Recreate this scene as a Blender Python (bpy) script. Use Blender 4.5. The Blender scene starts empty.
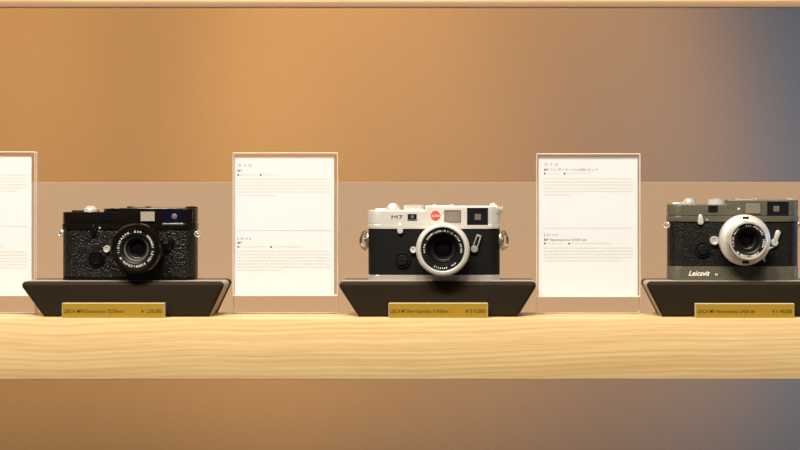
import bpy, bmesh, math, random
from mathutils import Matrix, Vector
random.seed(7)
SC = bpy.context.scene
COL = SC.collection
PI = math.pi

# ------------------------------------------------------------------ camera geometry
F, CX, CY, D, H = 1471.0, 470.0, 185.0, 1.5, 0.136      # focal length in px, principal point, distance, height
def X(px, y): return (px - CX) / F * (D + y)
def Z(py, y): return H - (py - CY) / F * (D + y)

# ------------------------------------------------------------------ materials
def new_mat(name):
    m = bpy.data.materials.new(name); m.use_nodes = True
    nt = m.node_tree; nt.nodes.clear()
    out = nt.nodes.new('ShaderNodeOutputMaterial')
    return m, nt, out
def principled(name, color, rough=.5, metal=0., spec=.5, coat=0., bump=None, vary=None, trans=0.):
    """bump = (kind, scale, strength, distance), vary = (scale, amount)"""
    m, nt, out = new_mat(name)
    b = nt.nodes.new('ShaderNodeBsdfPrincipled')
    b.inputs['Base Color'].default_value = (*color, 1)
    b.inputs['Roughness'].default_value = rough
    b.inputs['Metallic'].default_value = metal
    b.inputs['Specular IOR Level'].default_value = spec
    b.inputs['Coat Weight'].default_value = coat
    b.inputs['Coat Roughness'].default_value = .06
    b.inputs['Transmission Weight'].default_value = trans
    nt.links.new(b.outputs[0], out.inputs[0])
    if bump or vary:
        tc = nt.nodes.new('ShaderNodeTexCoord')
    if bump:
        kind, sc, st, di = bump
        if kind == 'voronoi':
            t = nt.nodes.new('ShaderNodeTexVoronoi'); t.feature = 'SMOOTH_F1'; o = t.outputs['Distance']
            t.inputs['Smoothness'].default_value = .4
        else:
            t = nt.nodes.new('ShaderNodeTexNoise'); o = t.outputs[0]; t.inputs['Detail'].default_value = 4
        t.inputs['Scale'].default_value = sc
        nt.links.new(tc.outputs['Object'], t.inputs['Vector'])
        bp = nt.nodes.new('ShaderNodeBump'); bp.inputs['Strength'].default_value = st; bp.inputs['Distance'].default_value = di
        nt.links.new(o, bp.inputs['Height']); nt.links.new(bp.outputs[0], b.inputs['Normal'])
    if vary:
        n = nt.nodes.new('ShaderNodeTexNoise'); n.inputs['Scale'].default_value = vary[0]; n.inputs['Detail'].default_value = 3
        nt.links.new(tc.outputs['Object'], n.inputs['Vector'])
        r = nt.nodes.new('ShaderNodeMapRange'); r.inputs[1].default_value = .3; r.inputs[2].default_value = .7
        r.inputs[3].default_value = 1 - vary[1]; r.inputs[4].default_value = 1 + vary[1]
        nt.links.new(n.outputs[0], r.inputs[0])
        mx = nt.nodes.new('ShaderNodeMix'); mx.data_type = 'RGBA'; mx.blend_type = 'MULTIPLY'; mx.inputs[0].default_value = 1
        mx.inputs[6].default_value = (*color, 1); nt.links.new(r.outputs[0], mx.inputs[7])
        nt.links.new(mx.outputs[2], b.inputs['Base Color'])
    return m

def wood_mat():
    m, nt, out = new_mat('pale_pine')
    N = nt.nodes.new; L = nt.links.new
    b = N('ShaderNodeBsdfPrincipled'); L(b.outputs[0], out.inputs[0])
    b.inputs['Roughness'].default_value = .38; b.inputs['Specular IOR Level'].default_value = .45
    tc = N('ShaderNodeTexCoord')
    mp = N('ShaderNodeMapping'); mp.inputs['Scale'].default_value = (.9, 1.0, 1.0); mp.inputs['Rotation'].default_value = (0, .02, 0)
    L(tc.outputs['Object'], mp.inputs[0])
    # slow wander of the grain along the board
    n1 = N('ShaderNodeTexNoise'); n1.inputs['Scale'].default_value = 3.2; n1.inputs['Detail'].default_value = 2
    L(mp.outputs[0], n1.inputs['Vector'])
    s1 = N('ShaderNodeMath'); s1.operation = 'MULTIPLY_ADD'; s1.inputs[1].default_value = .034; L(n1.outputs[0], s1.inputs[0])
    sx = N('ShaderNodeSeparateXYZ'); L(mp.outputs[0], sx.inputs[0]); L(sx.outputs[2], s1.inputs[2])
    # depth bends the rings a little so the top shows grain too
    dy = N('ShaderNodeMath'); dy.operation = 'MULTIPLY_ADD'; dy.inputs[1].default_value = .35; L(sx.outputs[1], dy.inputs[0]); L(s1.outputs[0], dy.inputs[2])
    cb = N('ShaderNodeCombineXYZ'); L(dy.outputs[0], cb.inputs[2])
    xs = N('ShaderNodeMath'); xs.operation = 'MULTIPLY'; xs.inputs[1].default_value = .012; L(sx.outputs[0], xs.inputs[0]); L(xs.outputs[0], cb.inputs[0])
    w = N('ShaderNodeTexNoise'); w.inputs['Scale'].default_value = 300; w.inputs['Detail'].default_value = 3; w.inputs['Roughness'].default_value = .55
    L(cb.outputs[0], w.inputs['Vector'])
    r = N('ShaderNodeValToRGB'); r.color_ramp.elements[0].position = .20; r.color_ramp.elements[1].position = .58
    r.color_ramp.elements[0].color = (.54, .355, .15, 1); r.color_ramp.elements[1].color = (.64, .475, .245, 1)
    wv = N('ShaderNodeTexWave'); wv.wave_type = 'BANDS'; wv.bands_direction = 'Z'; wv.wave_profile = 'SAW'; wv.inputs['Scale'].default_value = 62
    L(cb.outputs[0], wv.inputs['Vector'])
    pw = N('ShaderNodeMath'); pw.operation = 'POWER'; pw.inputs[1].default_value = 2.5; L(wv.outputs['Fac'], pw.inputs[0])
    ln = N('ShaderNodeMath'); ln.operation = 'MULTIPLY_ADD'; ln.inputs[1].default_value = -.26; L(pw.outputs[0], ln.inputs[0]); L(w.outputs[0], ln.inputs[2])
    L(ln.outputs[0], r.inputs[0])
    # fine fibres
    mp2 = N('ShaderNodeMapping'); mp2.inputs['Scale'].default_value = (25, 700, 700); L(tc.outputs['Object'], mp2.inputs[0])
    n2 = N('ShaderNodeTexNoise'); n2.inputs['Scale'].default_value = 1; L(mp2.outputs[0], n2.inputs['Vector'])
    r2 = N('ShaderNodeMapRange'); r2.inputs[1].default_value = .3; r2.inputs[2].default_value = .7; r2.inputs[3].default_value = .93; r2.inputs[4].default_value = 1.05
    L(n2.outputs[0], r2.inputs[0])
    mx = N('ShaderNodeMix'); mx.data_type = 'RGBA'; mx.blend_type = 'MULTIPLY'; mx.inputs[0].default_value = 1
    L(r.outputs[0], mx.inputs[6]); L(r2.outputs[0], mx.inputs[7]); L(mx.outputs[2], b.inputs['Base Color'])
    return m

def clear_mat(name, tint=(1, 1, 1), milk=0., milk_col=(1, 1, 1)):
    # thin clear acrylic: straight through plus a Fresnel reflection, optionally a milky share
    m, nt, out = new_mat(name)
    N = nt.nodes.new; L = nt.links.new
    t = N('ShaderNodeBsdfTransparent'); t.inputs[0].default_value = (*tint, 1)
    g = N('ShaderNodeBsdfGlossy'); g.inputs['Roughness'].default_value = .03
    fr = N('ShaderNodeFresnel'); fr.inputs[0].default_value = 1.12
    last = t.outputs[0]
    if milk:
        d = N('ShaderNodeBsdfDiffuse'); d.inputs[0].default_value = (*milk_col, 1)
        m1 = N('ShaderNodeMixShader'); m1.inputs[0].default_value = milk
        L(last, m1.inputs[1]); L(d.outputs[0], m1.inputs[2]); last = m1.outputs[0]
    m2 = N('ShaderNodeMixShader'); L(fr.outputs[0], m2.inputs[0]); L(last, m2.inputs[1]); L(g.outputs[0], m2.inputs[2])
    L(m2.outputs[0], out.inputs[0])
    return m

M = {
    'wood': wood_mat(), 'wall': principled('beige_wall_paint', (.31, .265, .21), .75, spec=.2, bump=('noise', 260, .08, .001), vary=(330, .045)),
    'floor': principled('dark_oak_floor', (.08, .06, .045), .5, spec=.3, vary=(8, .2)),
    'lip': principled('satin_lip', (.29, .19, .115), .3, spec=.4),
    'panel': principled('tan_panel_paint', (.305, .217, .15), .6, spec=.3, vary=(300, .02)),
    'paper': principled('white_card', (.61, .635, .675), .7, spec=.2),
    'ink': principled('grey_ink', (.22, .20, .175), .8, spec=.1),
    'ink_light': principled('pale_grey_ink', (.545, .525, .48), .8, spec=.1),
    'ink_dark': principled('black_ink', (.05, .05, .05), .8, spec=.1),
    'clear': clear_mat('clear_acrylic', (.996, .993, .988)),
    'edge': clear_mat('refraction_lit_edge', (.97, .93, .90), .55, (.95, .88, .80)),  # pale diffuse share puts the refracted edge brightness into the colour
    'leather': principled('dark_brown_leather', (.017, .0115, .006), .6, spec=.12, bump=('noise', 900, .25, .0006)),
    'matte': principled('taupe_matte', (.33, .27, .215), .85, spec=.15, bump=('noise', 1500, .2, .0004)),
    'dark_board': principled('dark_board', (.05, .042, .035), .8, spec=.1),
    'amber': clear_mat('amber_acrylic', (.82, .52, .10), .42, (.62, .42, .055)),
    'amber_edge': clear_mat('pale_amber_edge', (.9, .8, .6), .6, (.85, .70, .48)),
    'tag_ink': principled('brown_tag_ink', (.035, .02, .005), .7, spec=.1),
    'black_paint': principled('glossy_black_paint', (.005, .003, .002), .14, spec=.45),
    'black_matte': principled('matte_black', (.006, .006, .006), .45, spec=.2),
    'vulcanite': principled('pebbled_black_vulcanite', (.0045, .004, .0035), .30, spec=.5, bump=('voronoi', 600, .8, .0009)),
    'fine_vulcanite': principled('fine_pebbled_black_vulcanite', (.006, .005, .004), .36, spec=.35, bump=('voronoi', 760, .7, .0007)),
    'fine_leather': principled('fine_black_leatherette', (.006, .006, .0055), .5, spec=.14, bump=('noise', 1100, .6, .0006)),
    'chrome': principled('satin_chrome', (.76, .73, .69), .40, metal=.55, spec=.5, bump=('noise', 3000, .05, .0002)),
    'base_chrome': principled('dimmed_base_chrome', (.66, .63, .59), .34, metal=.7),  # darker chrome copy, reflection of the dark stand put into its colour
    'polished': principled('polished_chrome', (.80, .77, .72), .22, metal=.6),
    'steel': principled('worn_steel', (.50, .44, .38), .28, metal=.9),
    'hammertone': principled('grey_green_hammertone', (.115, .106, .078), .38, metal=.35, spec=.6, bump=('noise', 1000, .35, .0006), vary=(900, .22)),
    'bezel': principled('window_bezel_grey', (.16, .15, .14), .35, metal=.5),
    'dark_glass': principled('dark_window_glass', (.006, .006, .008), .06, spec=.8, coat=.6),
    'navy_glass': principled('blue_coated_glass', (.002, .003, .014), .06, spec=.6),
    'frosted': principled('frosted_window', (.17, .145, .115), .45, spec=.6, bump=('noise', 900, .2, .0005)),
    'frosted_bright': principled('bright_frosted_window', (.30, .26, .21), .40, spec=.6, bump=('noise', 900, .2, .0005)),
    'finder_core': principled('finder_glass_core', (.13, .105, .085), .3, spec=.5),
    'lens_glass': principled('coated_lens_glass', (.003, .0022, .003), .10, spec=.25),
    'inner_black': principled('satin_inner_barrel', (.012, .010, .009), .28, spec=.5),
    'inner_glass': principled('inner_lens_glass', (.016, .010, .014), .10, spec=.7),
    'white_paint': principled('white_engraving', (.82, .80, .74), .6, spec=.2),
    'dark_paint': principled('dark_engraving', (.04, .04, .04), .6, spec=.2),
    'red': principled('red_enamel', (.72, .055, .022), .35, spec=.5),
    'grey_metal': principled('dull_grey_metal', (.42, .41, .38), .42, metal=.6),
}

# ------------------------------------------------------------------ mesh helpers (all in metres)
def finish(name, bm, mats, parent=None, loc=None, smooth=35):
    me = bpy.data.meshes.new(name)
    bmesh.ops.recalc_face_normals(bm, faces=bm.faces)
    bm.to_mesh(me); bm.free()
    for m in (mats if isinstance(mats, (list, tuple)) else [mats]): me.materials.append(m)
    if smooth:
        me.shade_smooth(); me.set_sharp_from_angle(angle=math.radians(smooth))
    o = bpy.data.objects.new(name, me); COL.objects.link(o)
    if parent: o.parent = parent
    if loc: o.location = loc
    return o
def bevel_edges(bm, edges, off, seg=2):
    if off > 0: bmesh.ops.bevel(bm, geom=list(edges), offset=off, segments=seg, profile=.5, affect='EDGES', clamp_overlap=True)
def add_box(bm, x0, x1, y0, y1, z0, z1, bev=0, seg=2, mi=0):
    t = bmesh.new()
    vs = [t.verts.new((x, y, z)) for x in (x0, x1) for y in (y0, y1) for z in (z0, z1)]
    for f in ((0, 1, 3, 2), (4, 6, 7, 5), (0, 4, 5, 1), (2, 3, 7, 6), (0, 2, 6, 4), (1, 5, 7, 3)): t.faces.new([vs[i] for i in f])
    bevel_edges(t, t.edges, bev, seg)
    merge(bm, t, mi)
def merge(bm, t, mi=0):
    bmesh.ops.recalc_face_normals(t, faces=t.faces)
    for f in t.faces: f.material_index = mi
    me = bpy.data.meshes.new('tmp'); t.to_mesh(me); t.free()
    bm.from_mesh(me); bpy.data.meshes.remove(me)
def add_prism(bm, pts, a0, a1, axis='z', bev=0, seg=2, bev0=None, mi=0):
    """pts: 2-D outline; extruded along axis from a0 to a1; rim edges bevelled (bev at a1, bev0 at a0)"""
    t = bmesh.new()
    def P(p, a): return (p[0], p[1], a) if axis == 'z' else (p[0], a, p[1]) if axis == 'y' else (a, p[0], p[1])
    lo = [t.verts.new(P(p, a0)) for p in pts]; hi = [t.verts.new(P(p, a1)) for p in pts]
    n = len(pts)
    f0 = t.faces.new(lo); f1 = t.faces.new(hi)
    for i in range(n): t.faces.new((lo[i], lo[(i + 1) % n], hi[(i + 1) % n], hi[i]))
    e1 = list(f1.edges); e0 = list(f0.edges)
    if bev0 is None: bev0 = bev
    if bev and abs(bev - bev0) < 1e-9: bevel_edges(t, e1 + e0, bev, seg)
    else:
        if bev: bevel_edges(t, e1, bev, seg)
        elif bev0: bevel_edges(t, e0, bev0, seg)
    merge(bm, t, mi)
def add_lathe(bm, prof, c=(0, 0, 0), axis='y', n=48, mi=0):
    """prof: list of (radius, along axis); closed at the ends when radius is 0"""
    t = bmesh.new(); rings = []
    def P(r, a, th):
        u, v = r * math.cos(th), r * math.sin(th)
        return (c[0] + u, c[1] + a, c[2] + v) if axis == 'y' else (c[0] + u, c[1] + v, c[2] + a) if axis == 'z' else (c[0] + a, c[1] + u, c[2] + v)
    for r, a in prof:
        if r < 1e-7: rings.append([t.verts.new(P(0, a, 0))])
        else: rings.append([t.verts.new(P(r, a, 2 * PI * i / n)) for i in range(n)])
    for A, B in zip(rings, rings[1:]):
        for i in range(n):
            j = (i + 1) % n
            if len(A) == 1 and len(B) == 1: continue
            if len(A) == 1: t.faces.new((A[0], B[j], B[i]))
            elif len(B) == 1: t.faces.new((A[i], A[j], B[0]))
            else: t.faces.new((A[i], A[j], B[j], B[i]))
    merge(bm, t, mi)
def add_torus(bm, R, r, c, rot=None, sz=1.0, n=32, k=10, mi=0):
    t = bmesh.new(); rings = []
    for i in range(n):
        a = 2 * PI * i / n
        rings.append([t.verts.new(((R + r * math.cos(2 * PI * j / k)) * math.cos(a), r * math.sin(2 * PI * j / k), (R + r * math.cos(2 * PI * j / k)) * math.sin(a) * sz)) for j in range(k)])
    for i in range(n):
        A, B = rings[i], rings[(i + 1) % n]
        for j in range(k): t.faces.new((A[j], A[(j + 1) % k], B[(j + 1) % k], B[j]))
    if rot: bmesh.ops.rotate(t, verts=t.verts, cent=(0, 0, 0), matrix=Matrix.Rotation(rot, 3, 'Z'))
    bmesh.ops.translate(t, verts=t.verts, vec=c)
    merge(bm, t, mi)
def rrect(x0, x1, y0, y1, r, k=8):
    pts = []
    for cx, cy, a0 in ((x1 - r, y1 - r, 0), (x0 + r, y1 - r, 90), (x0 + r, y0 + r, 180), (x1 - r, y0 + r, 270)):
        for i in range(k + 1):
            a = math.radians(a0 + 90 * i / k); pts.append((cx + r * math.cos(a), cy + r * math.sin(a)))
    return pts
def text_mesh(body, size, sx=1., shear=0., align='LEFT', offset=0., spacing=1.0):
    cu = bpy.data.curves.new('txt', 'FONT'); cu.body = body; cu.size = size; cu.align_x = align; cu.shear = shear
    cu.offset = offset; cu.space_character = spacing; cu.resolution_u = 3; cu.extrude = 0
    o = bpy.data.objects.new('txt', cu); COL.objects.link(o)
    bpy.context.view_layer.update()
    me = bpy.data.meshes.new_from_object(o.evaluated_get(bpy.context.evaluated_depsgraph_get()))
    bpy.data.objects.remove(o); bpy.data.curves.remove(cu)
    me.transform(Matrix.Diagonal((sx, 1, 1, 1)))
    return me
FRONT = Matrix.Rotation(PI / 2, 4, 'X')                    # text plane stands up and faces -y
def text_into(bm, body, size, x, y, z, sx=1., shear=0., align='LEFT', offset=0., rot=0., mi=0, width=None, spacing=1.0):
    me = text_mesh(body, size, sx, shear, align, offset, spacing)
    if width and len(me.vertices):
        xs = [v.co.x for v in me.vertices]; w = max(xs) - min(xs)
        me.transform(Matrix.Diagonal((width / w, 1, 1, 1)))
    me.transform(Matrix.Translation((x, y, z)) @ FRONT @ Matrix.Rotation(rot, 4, 'Z'))
    n0 = len(bm.faces); bm.from_mesh(me); bpy.data.meshes.remove(me)
    bm.faces.ensure_lookup_table()
    for f in bm.faces[n0:]: f.material_index = mi
def flat_finish(name, bm, mats, parent):
    me = bpy.data.meshes.new(name); bm.to_mesh(me); bm.free()
    for m in (mats if isinstance(mats, (list, tuple)) else [mats]): me.materials.append(m)
    o = bpy.data.objects.new(name, me); COL.objects.link(o); o.parent = parent
    return o
def empty(name, loc, label, cat, group=None, rz=0.):
    o = bpy.data.objects.new(name, None); COL.objects.link(o); o.location = loc; o.rotation_euler.z = rz
    o.empty_display_size = .02
    tag(o, label, cat, group); return o
def tag(o, label, cat, group=None):
    o['label'] = label; o['category'] = cat
    if group: o['group'] = group
def structure(o): o['kind'] = 'structure'; return o

# ------------------------------------------------------------------ setting
SHELF_Y, PANEL_Y, WALL_Y = .071, .300, 1.0
bm = bmesh.new(); add_box(bm, -2.2, 2.2, WALL_Y, WALL_Y + .05, -1.2, 2.4)
structure(finish('wall_back', bm, M['wall'], smooth=0))
bm = bmesh.new(); add_box(bm, -2.2, 2.2, -3.0, WALL_Y, -1.25, -1.2)
structure(finish('floor', bm, M['floor'], smooth=0))
# low upright back board, standing on the rear ledge of the shelf
bm = bmesh.new(); add_box(bm, -1.2, 1.3, PANEL_Y, PANEL_Y + .012, -.026, Z(182, PANEL_Y), .0006, 1)
structure(finish('trim_1', bm, M['panel'], smooth=0))

SHELF_T = .0622
bm = bmesh.new()
prof = [(0, -SHELF_T), (PANEL_Y + .016, -SHELF_T), (PANEL_Y + .016, -.026), (SHELF_Y, -.026), (SHELF_Y, 0), (0, 0)]
t = bmesh.new()
A = [t.verts.new((-1.2, y, z)) for y, z in prof]; B = [t.verts.new((1.3, y, z)) for y, z in prof]
t.faces.new(A); t.faces.new(B)
for k in range(6): t.faces.new((A[k], A[(k + 1) % 6], B[(k + 1) % 6], B[k]))
t.edges.ensure_lookup_table()
bevel_edges(t, [e for e in t.edges if all(v.co.y < 1e-6 for v in e.verts) and abs(e.verts[0].co.x - e.verts[1].co.x) > 1], .0010, 2)
merge(bm, t)
o = finish('display_shelf', bm, M['wood'])
tag(o, 'thick pale pine shelf board carrying the three cameras', 'shelf')
UY = .20
zu = Z(7, UY); zs = Z(.9, UY)
up = empty('display_shelf', (0, UY, zu), 'upper shelf along the top edge of the picture, only its thin lip in view', 'shelf')
bm = bmesh.new(); add_box(bm, -1.2, 1.3, 0, .012, 0, zs - zu, .0006, 2)
finish('edge_strip', bm, M['lip'], up)
bm = bmesh.new(); add_box(bm, -1.2, 1.3, .006, .05, zs - zu, zs - zu + .03, .001, 2)
finish('board', bm, M['wood'], up)
bm = bmesh.new(); add_box(bm, -1.2, 1.3, .05, .062, zs - zu, .66, .001, 2)  # added out-of-view board that keeps the ceiling lamps off the wall
finish('lamp_blocker', bm, M['panel'], up)

# ------------------------------------------------------------------ display stands
ST = .0365
def stand(tl, tr, bl, br, label):
    yf = .016
    xs = [X(tl, yf), X(tr, yf), X(br, yf), X(bl, yf)]
    cx = (xs[0] + xs[1]) / 2
    root = empty('display_stand', (cx, yf, 0), label, 'display stand', 'camera display stands')
    a, b, c, d = [x - cx for x in xs]
    def poly(e, top=ST):
        # rounded trapezoid in x/z
        pts = [(d + e, 0), (c - e, 0)]
        for px, s in ((b - e, 1), (a + e, -1)):
            r = .004; k = 5
            dx = (b - c) if s > 0 else (d - a)
            ang = math.atan2(ST, dx)
            ctr = (px - s * r * 1.25, top - r)
            rng = [(-PI / 2 + ang) + i * (PI - ang) / k for i in range(k + 1)]
            arc = [(ctr[0] + s * r * math.cos(t), ctr[1] + r * math.sin(t)) for t in rng]
            pts += arc if s > 0 else arc[::-1]
        return pts
    bm = bmesh.new(); add_prism(bm, poly(.0004), 0, .0060, 'y', bev=0, bev0=.0042, seg=5)
    finish('front_cover', bm, M['leather'], root, smooth=60)
    bm = bmesh.new(); add_prism(bm, poly(0), .0030, .031, 'y')  # lighter taupe band over the top and front part of the sides
    f = finish('side_wrap', bm, M['matte'], root, smooth=60); f['label'] = 'taupe suede wrap on top and sides'
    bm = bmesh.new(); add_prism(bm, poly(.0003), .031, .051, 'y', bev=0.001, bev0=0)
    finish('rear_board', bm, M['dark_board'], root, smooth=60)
    return root
stand(20.0, 225.0, 43, 209.5, 'dark leather stand with slanted sides under the black camera on the left')
stand(337.5, 537.5, 358, 518, 'dark leather stand with slanted sides under the silver camera in the middle')
stand(645.5, 844, 662, 826, 'dark leather stand under the grey-green camera at the right edge')

# ------------------------------------------------------------------ acrylic holders and information cards
def text_lines(bm, x0, x1, ztop, n, pitch, h, last, jp, y, mi):
    for i in range(n):
        xe = x0 + (x1 - x0) * (last if i == n - 1 else 1)
        x = x0
        while x < xe:
            if jp: w = h * random.uniform(.45, .9); gap = h * random.choice((.25, .35, .5))
            else: w = h * random.uniform(.7, 2.8); gap = h * .55
            w = min(w, xe - x)
            hh = h * (random.uniform(.55, .95) if jp else random.uniform(.6, .72))
            z = ztop - i * pitch
            t = [bm.verts.new(p) for p in ((x, y, z - hh), (x + w, y, z - hh), (x + w, y, z), (x, y, z))]
            f = bm.faces.new(t); f.material_index = mi
            x += w + gap
def disc(bm, x, y, z, r, mi=0, n=12):
    f = bm.faces.new([bm.verts.new((x + r * math.cos(2 * PI * i / n), y, z + r * math.sin(2 * PI * i / n))) for i in range(n)]); f.material_index = mi
def holder(xl, xr, yt, cl, cr, ct, cb, spec, label_h, label_c):
    y0 = .0525; yc = .0570; y1 = .0640
    x0, x1 = X(xl, y0), X(xr, y0); cx = (x0 + x1) / 2
    zt = Z(yt, y0); zb = Z(cb, yc) - .0004
    root = empty('card_holder', (cx, y0, 0), label_h, 'card holder', 'clear acrylic card holders')
    x0 -= cx; x1 -= cx
    def sheet(name, a, b):
        bm = bmesh.new(); add_box(bm, x0, x1, a, b, zb, zt, .0006, 1)
        bmesh.ops.recalc_face_normals(bm, faces=bm.faces)
        for f in bm.faces: f.material_index = 0 if abs(f.normal.y) > .9 else 1
        finish(name, bm, [M['clear'], M['edge']], root, smooth=0)
    sheet('front_sheet', 0, .0038)
    sheet('back_sheet', yc - y0 + .0010, y1 - y0)
    bm = bmesh.new(); add_box(bm, x0, x1, 0, y1 - y0, 0, zb, .0003, 1)
    bmesh.ops.recalc_face_normals(bm, faces=bm.faces)
    for f in bm.faces: f.material_index = 0 if abs(f.normal.y) > .9 else 1
    b = finish('base_block', bm, [M['clear'], M['edge']], root, smooth=0)
    # the card
    c0, c1, zct, zcb = X(cl, yc), X(cr, yc), Z(ct, yc), Z(cb, yc)
    cw, ch = c1 - c0, zct - zcb
    bm = bmesh.new(); add_box(bm, 0, cw, 0, .0004, 0, ch)
    card = finish('information_card', bm, M['paper'], None, (c0, yc, zcb), smooth=0)
    tag(card, label_c, 'card', 'information cards')
    def lx(p): return X(p, yc) - c0
    def lz(p): return Z(p, yc) - zcb
    y = -.00012
    s = spec
    for nm, body, size, py, wd in (('japanese_heading', s['t1'], .0042, s['t1y'], s.get('t1w')), ('japanese_model_line', s['t2'], .0040, s['t2y'], s.get('t2w')),
                                   ('english_heading', 'L e i c a', .0046, s['t3y'], None), ('english_model_line', s['t4'], .0040, s['t4y'], s.get('t4w'))):
        bm = bmesh.new(); text_into(bm, body, size, lx(s['x']), y, lz(py), width=wd, offset=.00002)
        flat_finish(nm, bm, M['ink'], card)
    for k, yy in enumerate((s['b1'], s['b2'])):
        a, b_ = s['bul'][k]
        for px, pe in ((s['x'] + 1, a - 5), (a, b_)):
            bm = bmesh.new(); disc(bm, lx(px), y, lz(yy), .0010, 0)
            bl = flat_finish('bullet_dot', bm, M['ink_dark'], card)
            bm = bmesh.new(); text_lines(bm, lx(px + 2.2), lx(pe), lz(yy) + .0008, 1, 1, .0017, 1, k == 0, y, 0)
            flat_finish('bullet_text', bm, M['ink_light'], bl)
    bm = bmesh.new()
    text_lines(bm, lx(s['x']), lx(s['xe']), lz(s['p1']), 6, .0034, .0017, s['l1'], True, y, 0)
    flat_finish('japanese_paragraph', bm, M['ink_light'], card)
    bm = bmesh.new()
    text_lines(bm, lx(s['x']), lx(s['xe']), lz(s['p2']), s['n2'], .0033, .0018, s['l2'], False, y, 0)
    flat_finish('english_paragraph', bm, M['ink_light'], card)
    bm = bmesh.new(); add_box(bm, lx(s['x'] - .5), lx(s['xe']), -.0002, 0.0001, lz(s['rule']) - .00022, lz(s['rule']) + .00022)
    finish('divider_line', bm, M['ink_light'], card, smooth=0)
RA = '\u30e9 \u30a4 \u30ab'
holder(-71, 35, 151.5, -69, 31.5, 156, 295,
       dict(x=-66, xe=27, t1=RA, t2='MP', t4='MP', t1y=167, t2y=172, t3y=239.7, t4y=244, b1=175, b2=247, bul=((-43, -25), (-30, 4)),
            p1=174.5, p2=251.5, n2=6, l1=.9, l2=1, rule=226, t1w=.0145),
       'clear acrylic card holder cut off by the left edge', 'white printed card cut off by the left edge')
holder(232.5, 337.5, 152.5, 234.5, 334, 157, 295,
       dict(x=237.3, xe=330, t1=RA, t2='M7', t4='M7', t1y=167, t2y=172, t3y=239.7, t4y=244, b1=175, b2=246.9, bul=((260.8, 279), (271, 302)),
            p1=178.5, p2=250.8, n2=7, l1=.41, l2=.5, rule=230.4, t1w=.0145),
       'clear acrylic card holder between the black and the silver camera', 'white printed card with short headings, between the black and the silver camera')
holder(536.5, 640.5, 153.5, 538.5, 637.5, 157.5, 296,
       dict(x=543.7, xe=632.5, t1=RA, t2='MP \u30cf\u30f3\u30de\u30fc\u30c8\u30fc\u30f3 LHSA \u30bb\u30c3\u30c8', t4='MP Hammertone LHSA set',
            t1y=166, t2y=171, t3y=236, t4y=241, b1=173.7, b2=243.6, bul=((564.5, 590), (569, 611)),
            p1=178, p2=247.5, n2=5, l1=.32, l2=.88, rule=227.8, t1w=.0145, t2w=.0575, t4w=.045),
       'clear acrylic card holder between the silver and the grey-green camera', 'white printed card with two long headings, left of the grey-green camera')

# ------------------------------------------------------------------ price tags
def price_tag(xl, xr, yt, name, price, label):
    y0 = .0022; y1 = .0105
    a, b = X(xl, y0), X(xr, y0); cx = (a + b) / 2; w = b - a; h = Z(yt, y0)
    bm = bmesh.new(); add_box(bm, -w / 2, w / 2, 0, y1 - y0, 0, h, .0005, 1)
    bmesh.ops.recalc_face_normals(bm, faces=bm.faces)
    for f in bm.faces: f.material_index = 0 if abs(f.normal.y) > .9 else 1
    t = finish('price_tag', bm, [M['amber'], M['amber_edge']], None, (cx, y0, 0), smooth=0)
    tag(t, label, 'price tag', 'amber price tags')
    bm = bmesh.new(); text_into(bm, name, .0052, -w / 2 + .002, -.00012, h * .35, width=w * .58, offset=.00003)
    flat_finish('printed_name', bm, M['tag_ink'], t)
    bm = bmesh.new(); text_into(bm, price, .0052, w / 2 - .0025 - w * .20, -.00012, h * .35, width=w * .20, offset=.00003)
    flat_finish('printed_price', bm, M['tag_ink'], t)
price_tag(61.8, 164.2, 303, 'LEICA MP6/Summicron f2/35mm', '\u00a5 1,230,000', 'amber acrylic price tag in front of the black camera')
price_tag(388.5, 488, 303, 'LEICA M7 Silver+Summilux f1.4/50mm', '\u00a5 510,000', 'amber acrylic price tag in front of the silver camera')
price_tag(695.5, 794.5, 303.5, 'LEICA MP Hammertone LHSA set', '\u00a5 1,140,000', 'amber acrylic price tag in front of the grey-green camera')

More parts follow.
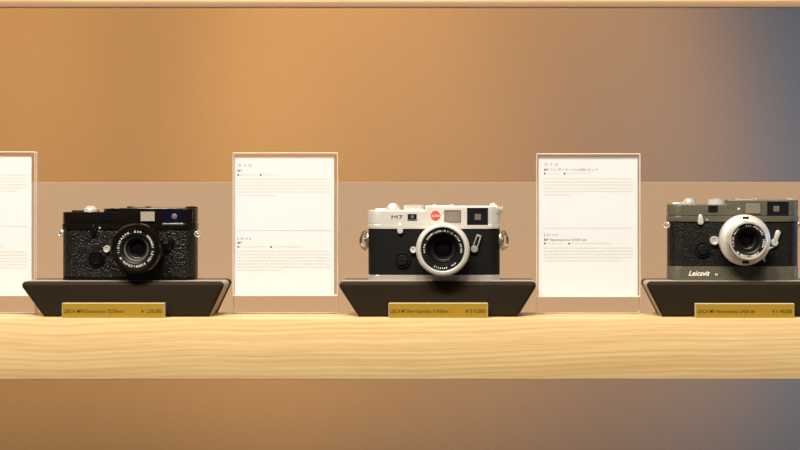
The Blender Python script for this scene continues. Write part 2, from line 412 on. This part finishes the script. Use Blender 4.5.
# ------------------------------------------------------------------ rangefinder cameras
YB, DEPTH = .034, .032                                   # front face of the bodies, body thickness
def camera(c):
    xl, xr = c['x']; cxp = (xl + xr) / 2; yb = c['bottom']
    root = empty('film_camera', (X(cxp, YB + .0125), YB, ST), c['label'], 'camera', 'rangefinder cameras on stands')
    X0, Z0 = X(cxp, YB + .0125), Z(yb, YB)
    def lx(px, y=0.): return X(px, YB + y) - X0
    def lz(py, y=0.): return Z(py, YB + y) - Z0
    w = lx(xr, .0125)                                     # half width, the ends being round
    R = .0135
    zc0, zc1, zlo, zhi = lz(c['base']), lz(c['cover']), lz(c['lo']), lz(c['hi'])
    metal, trim = M[c['metal']], M[c['trim']]
    # body
    bm = bmesh.new(); add_prism(bm, rrect(-w, w, 0, DEPTH, R), zc0, zc1)
    finish('leatherette', bm, M[c['skin']], root)
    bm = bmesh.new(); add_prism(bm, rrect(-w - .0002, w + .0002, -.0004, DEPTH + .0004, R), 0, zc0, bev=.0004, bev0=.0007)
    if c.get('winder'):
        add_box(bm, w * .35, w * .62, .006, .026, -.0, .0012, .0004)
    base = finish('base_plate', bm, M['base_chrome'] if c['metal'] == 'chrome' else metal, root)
    if c.get('base_text'):
        bm = bmesh.new(); bt = c['base_text']
        text_into(bm, bt[0], .0075, lx(bt[1]), -.0006, lz(bt[3]), shear=.35, width=lx(bt[2]) - lx(bt[1]), offset=.00012)
        text_into(bm, 'M', .0034, lx(715), -.0006, lz(276.4), offset=.0001)
        flat_finish('script_lettering', bm, M['white_paint'], base)
    bm = bmesh.new()
    led = zc1 + c.get('ledge', .006)
    add_prism(bm, rrect(-w - .0006, w + .0006, -.0012, DEPTH + .0008, R), zc1, led, bev=.0004)
    add_prism(bm, rrect(-w - .0001, w + .0001, -.0004, DEPTH + .0004, R), led + .0006, zlo, bev=.0013, bev0=0, seg=3)
    add_prism(bm, rrect(-w + .0010, w - .0010, .0008, DEPTH - .0008, R - .001), led - .001, led + .002)
    xs = lx(c['step'])
    o_ = .00018
    pts = [p for p in rrect(-w - o_, w + o_, -.0004 - o_, DEPTH + .0004 + o_, R) if p[0] > xs]
    k = max(range(len(pts)), key=lambda q: (pts[q][1], -pts[q][0]))
    right = [p for p in pts if p[0] > 0]
    right.sort(key=lambda p: math.atan2(p[1] - DEPTH / 2, p[0] - w + R))
    add_prism(bm, [(xs, -.0004 - o_)] + right + [(xs, DEPTH + .0004 + o_)], zlo - .004, zhi, bev=.0011, bev0=0, seg=3)
    top = finish('top_plate', bm, metal, root)
    # engravings on the top plate
    if c.get('mark'):
        t, a, b, yy = c['mark']; bm = bmesh.new()
        text_into(bm, t, .0056, lx(a), -.0007, lz(yy), width=lx(b) - lx(a))
        flat_finish('model_engraving', bm, M['dark_paint'], top)
    if c.get('tiny_mark'):
        px, py = c['tiny_mark']; bm = bmesh.new()
        text_into(bm, 'Leica', .0036, lx(px), -.0007, lz(py) - .001, shear=.3, align='CENTER', sx=.38, offset=.0001)
        flat_finish('script_engraving', bm, M['white_paint'], top)
    if c.get('dot'):
        px, py, r = c['dot']; bm = bmesh.new()
        add_lathe(bm, [(0, -.0012), (r * .9, -.0012), (r, -.0008), (r, .0004)], (lx(px), -.0003, lz(py)))
        d = finish('round_badge', bm, M['red'], root); d['label'] = 'red round badge with white script'
        bm = bmesh.new()
        text_into(bm, 'Leica', .0044, lx(px), -.0017, lz(py) - .0014, shear=.3, align='CENTER', width=r * 1.55)
        flat_finish('badge_script', bm, M['white_paint'], d)
    # windows
    def window(name, box, pane, bez, border=.0007, centre=None, mat_c=None, round_c=False):
        x0, x1, y0, y1 = lx(box[0]), lx(box[1]), lz(box[3]), lz(box[2])
        bm = bmesh.new(); t = .0010
        for q in ((x0, x1, y1 - border, y1), (x0, x1, y0, y0 + border), (x0, x0 + border, y0, y1), (x1 - border, x1, y0, y1)):
            add_box(bm, q[0], q[1], -t - .0004, .0004, q[2], q[3], .0002, 1)
        f = finish(name, bm, bez, root)
        bm = bmesh.new(); add_box(bm, x0 + border * .6, x1 - border * .6, -.0009, .0006, y0 + border * .6, y1 - border * .6)
        finish('pane', bm, pane, f, smooth=0)
        if centre:
            px, py, hw, hh = centre; bm = bmesh.new(); a, b_ = lx(px), lz(py)
            if round_c: add_lathe(bm, [(0, -.0012), (hw * .8, -.0012), (hw, -.0008), (hw, .0002)], (a, 0, b_), n=24)
            else: add_box(bm, a - hw, a + hw, -.00115, .0002, b_ - hh, b_ + hh, .0003, 1)
            finish('centre_element', bm, mat_c, f)
    window('rangefinder_window', c['rf'], M[c['rf_glass']], trim, .0006, c.get('rf_c'), M['finder_core'])
    window('illumination_window', c['il'], M[c['il_glass']], M[c['il_bez']], .0008)
    window('viewfinder_window', c['vf'], M[c['vf_glass']], M[c['vf_bez']], .0009, c['vf_c'], M['finder_core'], c.get('vf_round', False))
    if c.get('glint'):
        q = c['glint']; bm = bmesh.new(); add_box(bm, lx(q[0]), lx(q[1]), -.0022, -.0002, lz(q[3]), lz(q[2]), .0005, 2)
        finish('finder_glint_bar', bm, M['steel'], root)  # added bar standing in for a reflected strip below the viewfinder
    # top controls
    px, hw, y0, y1 = c['release']
    bm = bmesh.new(); a = lx(px); r = hw * .00104
    add_lathe(bm, [(r, zlo - .0006), (r, lz(y1) + (lz(y0) - lz(y1)) * .35), (r * .93, lz(y1) + (lz(y0) - lz(y1)) * .5), (r * .55, lz(y0) - .0006), (r * .48, lz(y0)), (0, lz(y0))], (a, .015, 0), 'z', 32)
    finish('shutter_release', bm, M[c['release_mat']], root)
    x0, x1, y0 = c['dial']; a = (lx(x0, .015) + lx(x1, .015)) / 2; r = (lx(x1, .015) - lx(x0, .015)) / 2
    bm = bmesh.new(); n = 72; t = bmesh.new(); pts = []
    for i in range(n):
        q = r if i % 2 else r * .975; pts.append((a + q * math.cos(2 * PI * i / n), .016 + q * math.sin(2 * PI * i / n)))
    t.free(); add_prism(bm, pts, zlo - .0006, lz(y0) , bev=.0006, bev0=0)
    add_lathe(bm, [(r * .35, lz(y0) - .0004), (r * .35, lz(y0) + .0003), (0, lz(y0) + .0003)], (a, .016, 0), 'z', 24)
    finish('shutter_dial', bm, M[c['dial_mat']], root)
    # film advance lever lying along the back of the top deck
    bm = bmesh.new(); z = zlo - .0003
    add_lathe(bm, [(.0085, z), (.0085, z + .0018), (.0078, z + .0024), (0, z + .0024)], (lx(c['release'][0]) - .001, .019, 0), 'z', 32)
    add_prism(bm, rrect(-w + .006, lx(c['release'][0]), .022, .0265, .002, 4), z, z + .0018, bev=.0005)
    finish('advance_lever', bm, M[c['dial_mat']], root)
    # accessory shoe
    bm = bmesh.new(); a = lx(c['lens'][0]); z = zhi - .0002
    add_box(bm, a - .0095, a + .0095, .010, .028, z, z + .0006)
    for s in (-1, 1):
        add_box(bm, a + s * .0100 - .0006, a + s * .0100 + .0006, .010, .028, z, z + .0018)
        add_box(bm, a + s * .0085 - .0012, a + s * .0085 + .0012, .010, .028, z + .0013, z + .0018)
    finish('accessory_shoe', bm, M[c['dial_mat']] if c['metal'] != 'black_paint' else M['black_paint'], root)
    # rewind control
    if c['rewind'] == 'crank':
        bm = bmesh.new(); t = bmesh.new()
        add_lathe(t, [(0, -.005), (.0072, -.005), (.0082, -.004), (.0082, .0016), (.0076, .0026), (0, .0026)], (0, 0, 0), 'z', 40)
        add_box(t, -.0064, .0064, -.0018, .0018, .0022, .0040, .0006)
        add_lathe(t, [(.0016, .003), (.0016, .0062), (0, .0062)], (.005, 0, 0), 'z', 16)
        bmesh.ops.rotate(t, verts=t.verts, cent=(0, 0, 0), matrix=Matrix.Rotation(math.radians(34), 3, 'Y'))
        bmesh.ops.translate(t, verts=t.verts, vec=(lx(496.0), .011, lz(208.8)))
        merge(bm, t); finish('rewind_crank', bm, M['polished'], root)
    else:
        px, hw, y0 = c['rewind']; bm = bmesh.new(); r = hw * .00104; a = lx(px)
        n = 60; pts = [(a + (r if i % 2 else r * .95) * math.cos(2 * PI * i / n), .016 + (r if i % 2 else r * .95) * math.sin(2 * PI * i / n)) for i in range(n)]
        add_prism(bm, pts, c['rew_z'](zlo, zhi), lz(y0), bev=.0007, bev0=0)
        add_lathe(bm, [(r * .5, lz(y0) - .0004), (r * .5, lz(y0) + .0004), (0, lz(y0) + .0004)], (a, .016, 0), 'z', 24)
        finish('rewind_knob', bm, M[c['rew_mat']], root)
    # strap lugs at both ends
    for s, (px, py) in ((-1, c['lugs'][0]), (1, c['lugs'][1])):
        bm = bmesh.new(); zz = lz(py)
        add_lathe(bm, [(.0034, 0), (.0034, s * .0012), (.0016, s * .0016), (.0016, s * .0032), (.0026, s * .0036), (.0026, s * .0046), (0, s * .0048)], (s * (w - .0002), .013, zz), 'x', 20)
        lug = finish('strap_lug', bm, M[c['lug_mat']], root)
        if c.get('rings'):
            bm = bmesh.new(); add_torus(bm, .0078, .0010, (s * (w + .0036), .009, zz - .0004), rot=s * math.radians(58), sz=1.22)
            add_torus(bm, .0062, .0008, (s * (w + .0046), .007, zz - .0014), rot=s * math.radians(48), sz=1.2)
            r = finish('split_ring', bm, M['steel'], lug)
            bm = bmesh.new(); t = bmesh.new()
            add_prism(t, rrect(-.0045, .0045, -.0085, .0085, .0042), -.0004, .0004, 'y', bev=.0002)
            bmesh.ops.rotate(t, verts=t.verts, cent=(0, 0, 0), matrix=Matrix.Rotation(s * math.radians(66), 3, 'Z'))
            bmesh.ops.translate(t, verts=t.verts, vec=(s * (w + .0020), .013, zz)); merge(bm, t)
            finish('ring_guard', bm, M['steel'], lug)
        else:
            bm = bmesh.new(); add_torus(bm, .0029, .0007, (s * (w + .0016), .009, zz), rot=s * math.radians(20))
            finish('ring', bm, M['polished'], lug)
    # front controls: clutch knob, rewind release, lens release, frame selector
    px, py, rp = c['clutch']; r = rp * .00104; bm = bmesh.new(); a = (lx(px), 0, lz(py))
    add_lathe(bm, [(r, .0006), (r, -.0014), (r * .93, -.0022), (r * .80, -.0022), (r * .76, -.0012), (r * .66, -.0012), (r * .62, -.0038), (r * .52, -.0046), (0, -.0046)], a, 'y', 40)
    cl = finish('front_socket_cap', bm, M[c['clutch_mat']], root)
    bm = bmesh.new(); add_box(bm, a[0] - r * .42, a[0] + r * .42, -.0052, -.0044, a[2] - .0006, a[2] + .0006, .0002, 1)
    finish('slot_bar', bm, M[c['clutch_mat']], cl)
    px, py = c['rw_lever']; bm = bmesh.new(); a = (lx(px), 0, lz(py))
    pear = [(a[0] + .0031 * math.cos(t), a[2] - .0022 + .0031 * math.sin(t)) for t in [math.radians(160 + 220 * q / 12) for q in range(13)]]
    pear += [(a[0] + .0021 * math.cos(t), a[2] + .0036 + .0021 * math.sin(t)) for t in [math.radians(10 + 160 * q / 8) for q in range(9)]]
    add_prism(bm, pear, -.0036, -.0004, 'y', bev=0, bev0=.0012, seg=3)
    finish('rewind_lever', bm, M[c['lever_mat']], root)
    if c.get('screw'):
        px, py = c['screw']; bm = bmesh.new()
        add_lathe(bm, [(.0011, .0003), (.0011, -.0008), (0, -.0010)], (lx(px), -.0010, lz(py)), 'y', 16)
        finish('screw', bm, M['polished'], root)
    px, py, rp = c['lens_rel']; r = rp * .00103; bm = bmesh.new(); a = (lx(px), 0, lz(py))
    add_lathe(bm, [(r, .0005), (r, -.0034), (r * .88, -.0042), (r * .6, -.0042), (r * .55, -.0036), (0, -.0036)], a, 'y', 28)
    finish('lens_release', bm, M[c['lrel_mat']], root)
    (x0, y0), (x1, y1) = c['selector']; bm = bmesh.new()
    A, B = Vector((lx(x0), lz(y0))), Vector((lx(x1), lz(y1)))
    u = (B - A).normalized(); v = Vector((-u.y, u.x)); hw = .0027
    add_lathe(bm, [(.0038, .0006), (.0038, -.0036), (.0031, -.0043), (0, -.0043)], (A.x, 0, A.y), 'y', 32)
    if c.get('sel_open'):
        for k in (-1, 1):
            p = [A + v * k * hw * 1.05, B + v * k * hw, B + v * k * hw * .55, A + v * k * hw * .55]
            add_prism(bm, [tuple(q) for q in p], -.0040, -.0022, 'y', bev=.0002)
        p = [B + v * hw, B + v * hw * .9 + u * .0012, B - v * hw * .9 + u * .0012, B - v * hw, B - v * hw - u * .0012, B + v * hw - u * .0012]
        add_prism(bm, [tuple(q) for q in p], -.0040, -.0022, 'y', bev=.0002)
        s_ = finish('frame_selector', bm, M[c['sel_mat']], root)
        bm = bmesh.new(); p = [A + v * hw * .6, B + v * hw * .6, B - v * hw * .6, A - v * hw * .6]
        add_prism(bm, [tuple(q) for q in p], -.0030, -.0020, 'y'); finish('inlay', bm, M['black_matte'], s_)
    else:
        p = []
        for i in range(9):
            th = -PI / 2 + PI * i / 8; p.append(tuple(B + u * math.cos(th) * hw + v * math.sin(th) * hw))
        p += [tuple(A + v * hw * .75), tuple(A - v * hw * .75)]
        add_prism(bm, p, -.0046, -.0022, 'y', bev=.0006)
        finish('frame_selector', bm, M[c['sel_mat']], root)
    lens(c, root, lx, lz)
    return root

def ring_text(bm, body, r, a0, a1, y, size, mi=0):
    n = len(body)
    for i, ch in enumerate(body):
        if ch == ' ': continue
        a = math.radians(a0 + (a1 - a0) * (i / max(1, n - 1)))
        text_into(bm, ch, size, r * math.sin(a), y, r * math.cos(a), align='CENTER', rot=-a, offset=.00005)

def lens(c, root, lx, lz):
    L = c['optic']; px, py = c['lens']
    LY = -L['len']
    cx, cz = lx(px, LY), lz(py, LY)
    ba, bb, bc, bd = L.get('bands', (.42, .56, .58, .90))
    lens_root = bpy.data.objects.new('lens', None); COL.objects.link(lens_root); lens_root.parent = root
    lens_root.location = (cx, 0, cz); lens_root.empty_display_size = .01
    R = L['R']; y0 = LY
    body, rim = M[L['mat']], M[L['rim']]
    # mount and barrel
    bm = bmesh.new(); Rb = L['Rb']
    prof = [(Rb * .86, .0008), (Rb * .86, -.0040), (Rb, -.0046), (Rb, y0 * ba)]
    add_lathe(bm, prof + [(Rb * .95, y0 * (ba + .02)), (Rb * .95, y0 * (bb - .02)), (R * .97, y0 * bb), (R, y0 * bc), (R, y0 * bd), (R - .0007, y0 * (bd + .03))] + L['front'](R, y0), n=96)
    # knurled focus ring ribs
    t = 60
    if L.get('ribs', True):
        for i in range(t):
            a = 2 * PI * i / t
            q = bmesh.new(); add_box(q, Rb - .0006, Rb + .0005, y0 * ba * .9, y0 * ba * .5, -.0006, .0006)
            bmesh.ops.rotate(q, verts=q.verts, cent=(0, 0, 0), matrix=Matrix.Rotation(a, 3, 'Y')); merge(bm, q)
    finish('barrel', bm, body, lens_root, smooth=30)
    # front bezel ring (separate finish), name ring, glass
    if L.get('bezel'):
        r0, r1, yb = L['bezel']; bm = bmesh.new()
        add_lathe(bm, [(r1 + .0003, yb + .003), (r1, yb + .0005), (r1 - .0005, yb), (r0 + .0006, yb), (r0, yb + .0006), (r0 - .0001, yb + .004)], n=96)
        finish('filter_ring', bm, rim, lens_root, smooth=30)
    ri, ro, yn, yg = L['name_ring']                       # ring slopes inwards from ro at yn to ri at yg
    bm = bmesh.new()
    add_lathe(bm, [(ro, yn + .002), (ro, yn), (L['rt'] + .0022, yn + .0006), (L['rt'] - .0022, yn + .0006), (ri + .0012, (yn + yg) / 2), (ri + .0004, yg), (ri - .0003, yg + .0016)], n=96)
    nr = finish('name_ring', bm, M['black_matte'], lens_root, smooth=30)
    bm = bmesh.new()
    for body_t, a0, a1 in L['text']: ring_text(bm, body_t, L['rt'] - .0008, a0, a1, yn + .0004, L.get('ts', .0026))
    flat_finish('lettering', bm, M['white_paint'], nr)
    bm = bmesh.new()
    add_lathe(bm, [(ri + .0012, yg + .0008), (ri + .0006, yg - .0002), (ri - .0006, yg + .0001), (ri - .0012, yg + .0014), (ri - .0012, yg + .0030)], n=72)
    finish('retaining_ring', bm, M[L['ret']], lens_root, smooth=40)
    rg = ri - .0009
    bm = bmesh.new()
    add_lathe(bm, [(rg, yg + .0012), (rg * .93, yg + .0030), (rg * .90, yg + .0030), (rg * .86, yg + .0052), (rg * .78, yg + .0056), (rg * .76, yg + .0049), (rg * .72, yg + .0049), (rg * .69, yg + .0080)], n=72)
    finish('inner_barrel', bm, M['inner_black'], lens_root, smooth=40)
    bm = bmesh.new(); k = 8; prof = []
    rq = rg * .74; sag = rq * .30
    for i in range(k + 1):
        r = rq * (1 - i / k); prof.append((r, yg + .0074 - sag * (1 - (r / rq) ** 2)))
    add_lathe(bm, [(rq, yg + .0095)] + prof, n=72)
    finish('front_element', bm, M['lens_glass'], lens_root, smooth=60)
    if L.get('slots'):
        for a in (0, PI):
            q = bmesh.new(); add_box(q, -.0034, .0034, y0 * (bd + .13), y0 * bd, R - .0046, R - .0022, .0003, 1)
            bmesh.ops.rotate(q, verts=q.verts, cent=(0, 0, 0), matrix=Matrix.Rotation(a, 3, 'Y'))
            finish('hood_slot', q, M['black_matte'], lens_root)
    if L.get('tab'):
        # crescent focusing tab on the lower right of the barrel
        pts = []; a0, a1 = L['tab']; k = 14
        for i in range(k + 1):
            a = math.radians(a0 + (a1 - a0) * i / k); s = abs(2 * i / k - 1) ** 4.5
            r = R + .0004 + s * .0044; pts.append((r * math.sin(a), r * math.cos(a)))
        for i in range(k, -1, -1):
            a = math.radians(a0 + (a1 - a0) * i / k); pts.append(((R - .003) * math.sin(a), (R - .003) * math.cos(a)))
        bm = bmesh.new(); add_prism(bm, pts, y0 * bd, y0 * bc, 'y', bev=0)
        finish('focus_tab', bm, body, lens_root, smooth=0)

# black camera on the left
camera(dict(label='black film camera with pebbled body and black lens on the left stand', x=(63.3, 196.6), bottom=279.6, base=275.6, cover=228.4,
    lo=211.2, hi=207.2, step=119, metal='black_paint', trim='black_paint', skin='vulcanite',
    rf=(101.4, 111.6, 212.6, 219.6), rf_glass='navy_glass',
    il=(140.0, 155.6, 209.6, 221.0), il_glass='frosted_bright', il_bez='black_paint',
    vf=(162.3, 184.2, 208.8, 224.6), vf_glass='navy_glass', vf_bez='black_paint', vf_c=(174.6, 215.6, .0031, .0031), vf_round=True,
    release=(87, 6.8, 205.3, 210.5), release_mat='polished', dial=(104, 120, 208.0), dial_mat='black_paint',
    rewind=(188.6, 6.0, 206.0), rew_z=lambda lo, hi: hi - .001, rew_mat='black_paint',
    lugs=((60.8, 232.6), (197.6, 233.6)), lug_mat='polished',
    clutch=(96.7, 258.0, 8.0), clutch_mat='black_paint', rw_lever=(93.8, 229.5), glint=(162.6, 184.0, 222.2, 224.4), lever_mat='black_paint', screw=(100.2, 227.0),
    lens_rel=(107.4, 248.2, 3.6), lrel_mat='polished', selector=((168.2, 245.5), (172.2, 240.0)), sel_mat='black_paint',
    lens=(135.2, 248.2),
    optic=dict(R=.0262, Rb=.0252, len=.030, mat='black_paint', rim='black_paint', ret='bezel', rt=.0176, ts=.0030,
        front=lambda R, y: [(R - .0016, y * .97), (R - .0034, y * .97), (R - .0042, y * .90), (R - .0050, y * .90)],
        bezel=(.0202, .0222, -.0300), name_ring=(.0122, .0204, -.0288, -.0252),
        text=[('LEICA', 100, 132), ('SUMMICRON-M', 148, 238), ('1:2/35', 258, 296), ('ASPH', 306, 334), ('E39', 358, 376), ('3904601', 42, 84)])))

# silver camera in the middle
camera(dict(label='silver film camera with a red round badge and strap rings on the middle stand', x=(368.4, 499.8), bottom=280.2, base=274.8, cover=228.6,
    lo=210.0, hi=205.8, step=425, metal='chrome', trim='bezel', skin='fine_leather', ledge=.0046,
    mark=('M7', 390.8, 402.2, 218.7), dot=(435.5, 215.2, .0049),
    rf=(407.6, 416.8, 213.6, 219.8), rf_glass='dark_glass', rf_c=(412.3, 216.7, .0017, .0017),
    il=(444.3, 460.8, 209.8, 222.0), il_glass='frosted', il_bez='bezel',
    vf=(467.0, 488.0, 207.6, 224.8), vf_glass='dark_glass', vf_bez='black_matte', vf_c=(477.8, 216.8, .0033, .0032),
    release=(392.5, 6.6, 203.2, 209.5), release_mat='chrome', dial=(403.5, 424.5, 205.0), dial_mat='chrome',
    rewind='crank', lugs=((366.5, 240), (501.5, 240)), lug_mat='steel', rings=True,
    clutch=(402.8, 259.6, 8.2), clutch_mat='black_matte', rw_lever=(400.2, 228.6), lever_mat='chrome',
    lens_rel=(413.4, 249.6, 3.4), lrel_mat='chrome', selector=((474.4, 248.8), (478.9, 235.6)), sel_mat='grey_metal', sel_open=True,
    lens=(442.7, 249.3),
    optic=dict(R=.0274, Rb=.0262, len=.036, mat='chrome', rim='chrome', ret='black_paint', rt=.0190, ts=.0024,
        front=lambda R, y: [(R - .0016, y * .985), (R - .0030, y), (R - .0044, y), (R - .0052, y * .98), (R - .0054, y * .90)],
        name_ring=(.0142, .0222, -.0345, -.0290),
        text=[('SUMMILUX-M', 304, 366), ('1:1.4/50', 16, 62), ('LEICA', 74, 98), ('E46', 138, 150), ('3937715', 168, 206), ('ASPH', 262, 284)])))

# grey-green camera on the right
camera(dict(label='grey-green film camera with silver lens and deep base plate on the right stand', x=(667.8, 797.6), bottom=281.2, base=267.2, cover=222.4,
    lo=205.2, hi=200.8, step=727, metal='hammertone', trim='black_matte', skin='fine_vulcanite', winder=True,
    base_text=('Leicavit', 688.2, 709.5, 276.4), tiny_mark=(738.5, 209.4),
    rf=(708.2, 717.6, 206.4, 212.6), rf_glass='dark_glass',
    il=(744.4, 760.8, 202.4, 214.6), il_glass='frosted', il_bez='bezel',
    vf=(767.0, 788.4, 202.4, 216.8), vf_glass='dark_glass', vf_bez='black_matte', vf_c=(776.2, 209.6, .0032, .0030),
    release=(691.2, 6.0, 199.0, 204.6), release_mat='polished', dial=(707.6, 726.0, 200.0), dial_mat='chrome',
    rewind=(793.6, 4.6, 199.8), rew_z=lambda lo, hi: lo - .0035, rew_mat='polished',
    lugs=((666.0, 226.2), (799.4, 226.2)), lug_mat='polished',
    clutch=(702.4, 250.2, 8.2), clutch_mat='black_matte', rw_lever=(700.2, 220.6), lever_mat='chrome', screw=(706.8, 220.6),
    lens_rel=(714.0, 241.4, 4.6), lrel_mat='polished', selector=((773.8, 243.4), (777.2, 233.4)), sel_mat='chrome',
    lens=(748.6, 241.6),
    optic=dict(R=.0264, Rb=.0250, len=.034, mat='chrome', rim='polished', ret='black_paint', rt=.0158, ts=.0029, bands=(.14, .20, .22, .42),
        front=lambda R, y: [(R - .0022, y * .50), (R - .0052, y * .54), (R - .0060, y * .60), (R - .0066, y * .86), (R - .0072, y * .94), (R - .0080, y * .94)],
        bezel=(.0174, .0195, -.0345), name_ring=(.0106, .0176, -.0330, -.0296), slots=True, tab=(104, 137),
        text=[('LEICA', 88, 112), ('SUMMICRON-M', 140, 222), ('1:2/35', 250, 282), ('ASPH', 296, 318), ('E39', 352, 368), ('3921445', 22, 66)])))

# ------------------------------------------------------------------ light, world, camera
def area(name, loc, target, size, energy, color, spread=180):
    l = bpy.data.lights.new(name, 'AREA'); l.shape = 'DISK'; l.size = size; l.energy = energy; l.color = color
    l.spread = math.radians(spread)
    o = bpy.data.objects.new(name, l); COL.objects.link(o); o.location = loc
    o.rotation_euler = (Vector(target) - Vector(loc)).to_track_quat('-Z', 'Y').to_euler()
    return o
def spot(name, loc, target, deg, energy, color, size=.1, blend=1.):
    l = bpy.data.lights.new(name, 'SPOT'); l.spot_size = math.radians(deg); l.spot_blend = blend; l.energy = energy; l.color = color
    l.shadow_soft_size = size
    o = bpy.data.objects.new(name, l); COL.objects.link(o); o.location = loc
    o.rotation_euler = (Vector(target) - Vector(loc)).to_track_quat('-Z', 'Y').to_euler()
    return o
WARM = (1.0, .90, .75)
for x, e in ((-1.25, 40), (-.60, 63), (.05, 53), (.75, 18)):        # row of ceiling lamps in front of the shelf
    area('ceiling_lamp', (x, -1.55, 2.05), (x * .6, .04, .03), .34, e, WARM)
for x, tz, e in ((-1.08, .06, 310), (-.74, .06, 255), (-.40, .07, 290), (.0, .14, 495)):   # wall washers above and behind
    spot('wall_washer', (x, -.45, 2.40), (x, 1.0, tz), 26.5, e, (1.0, .54, .17), .12, .72)
area('window_daylight', (1.75, .45, .15), (.75, 1.0, .06), .8, 9, (.30, .57, 1.0), 95)

w = bpy.data.worlds.new('room_light'); SC.world = w; w.use_nodes = True
w.node_tree.nodes['Background'].inputs[0].default_value = (.75, .74, .74, 1)
w.node_tree.nodes['Background'].inputs[1].default_value = .08

cam = bpy.data.cameras.new('photo_camera'); co = bpy.data.objects.new('photo_camera', cam); COL.objects.link(co)
co.location = (0, -D, H); co.rotation_euler = (PI / 2, 0, 0)
cam.sensor_width = 36; cam.lens = F * 36 / 800
cam.shift_x = (400 - CX) / 800; cam.shift_y = -(225 - CY) / 800
cam.clip_start = .01
SC.camera = co
SC.view_settings.view_transform = 'Standard'; SC.view_settings.look = 'None'
SC.view_settings.gamma = 1; SC.view_settings.exposure = 0; SC.view_settings.use_curve_mapping = False
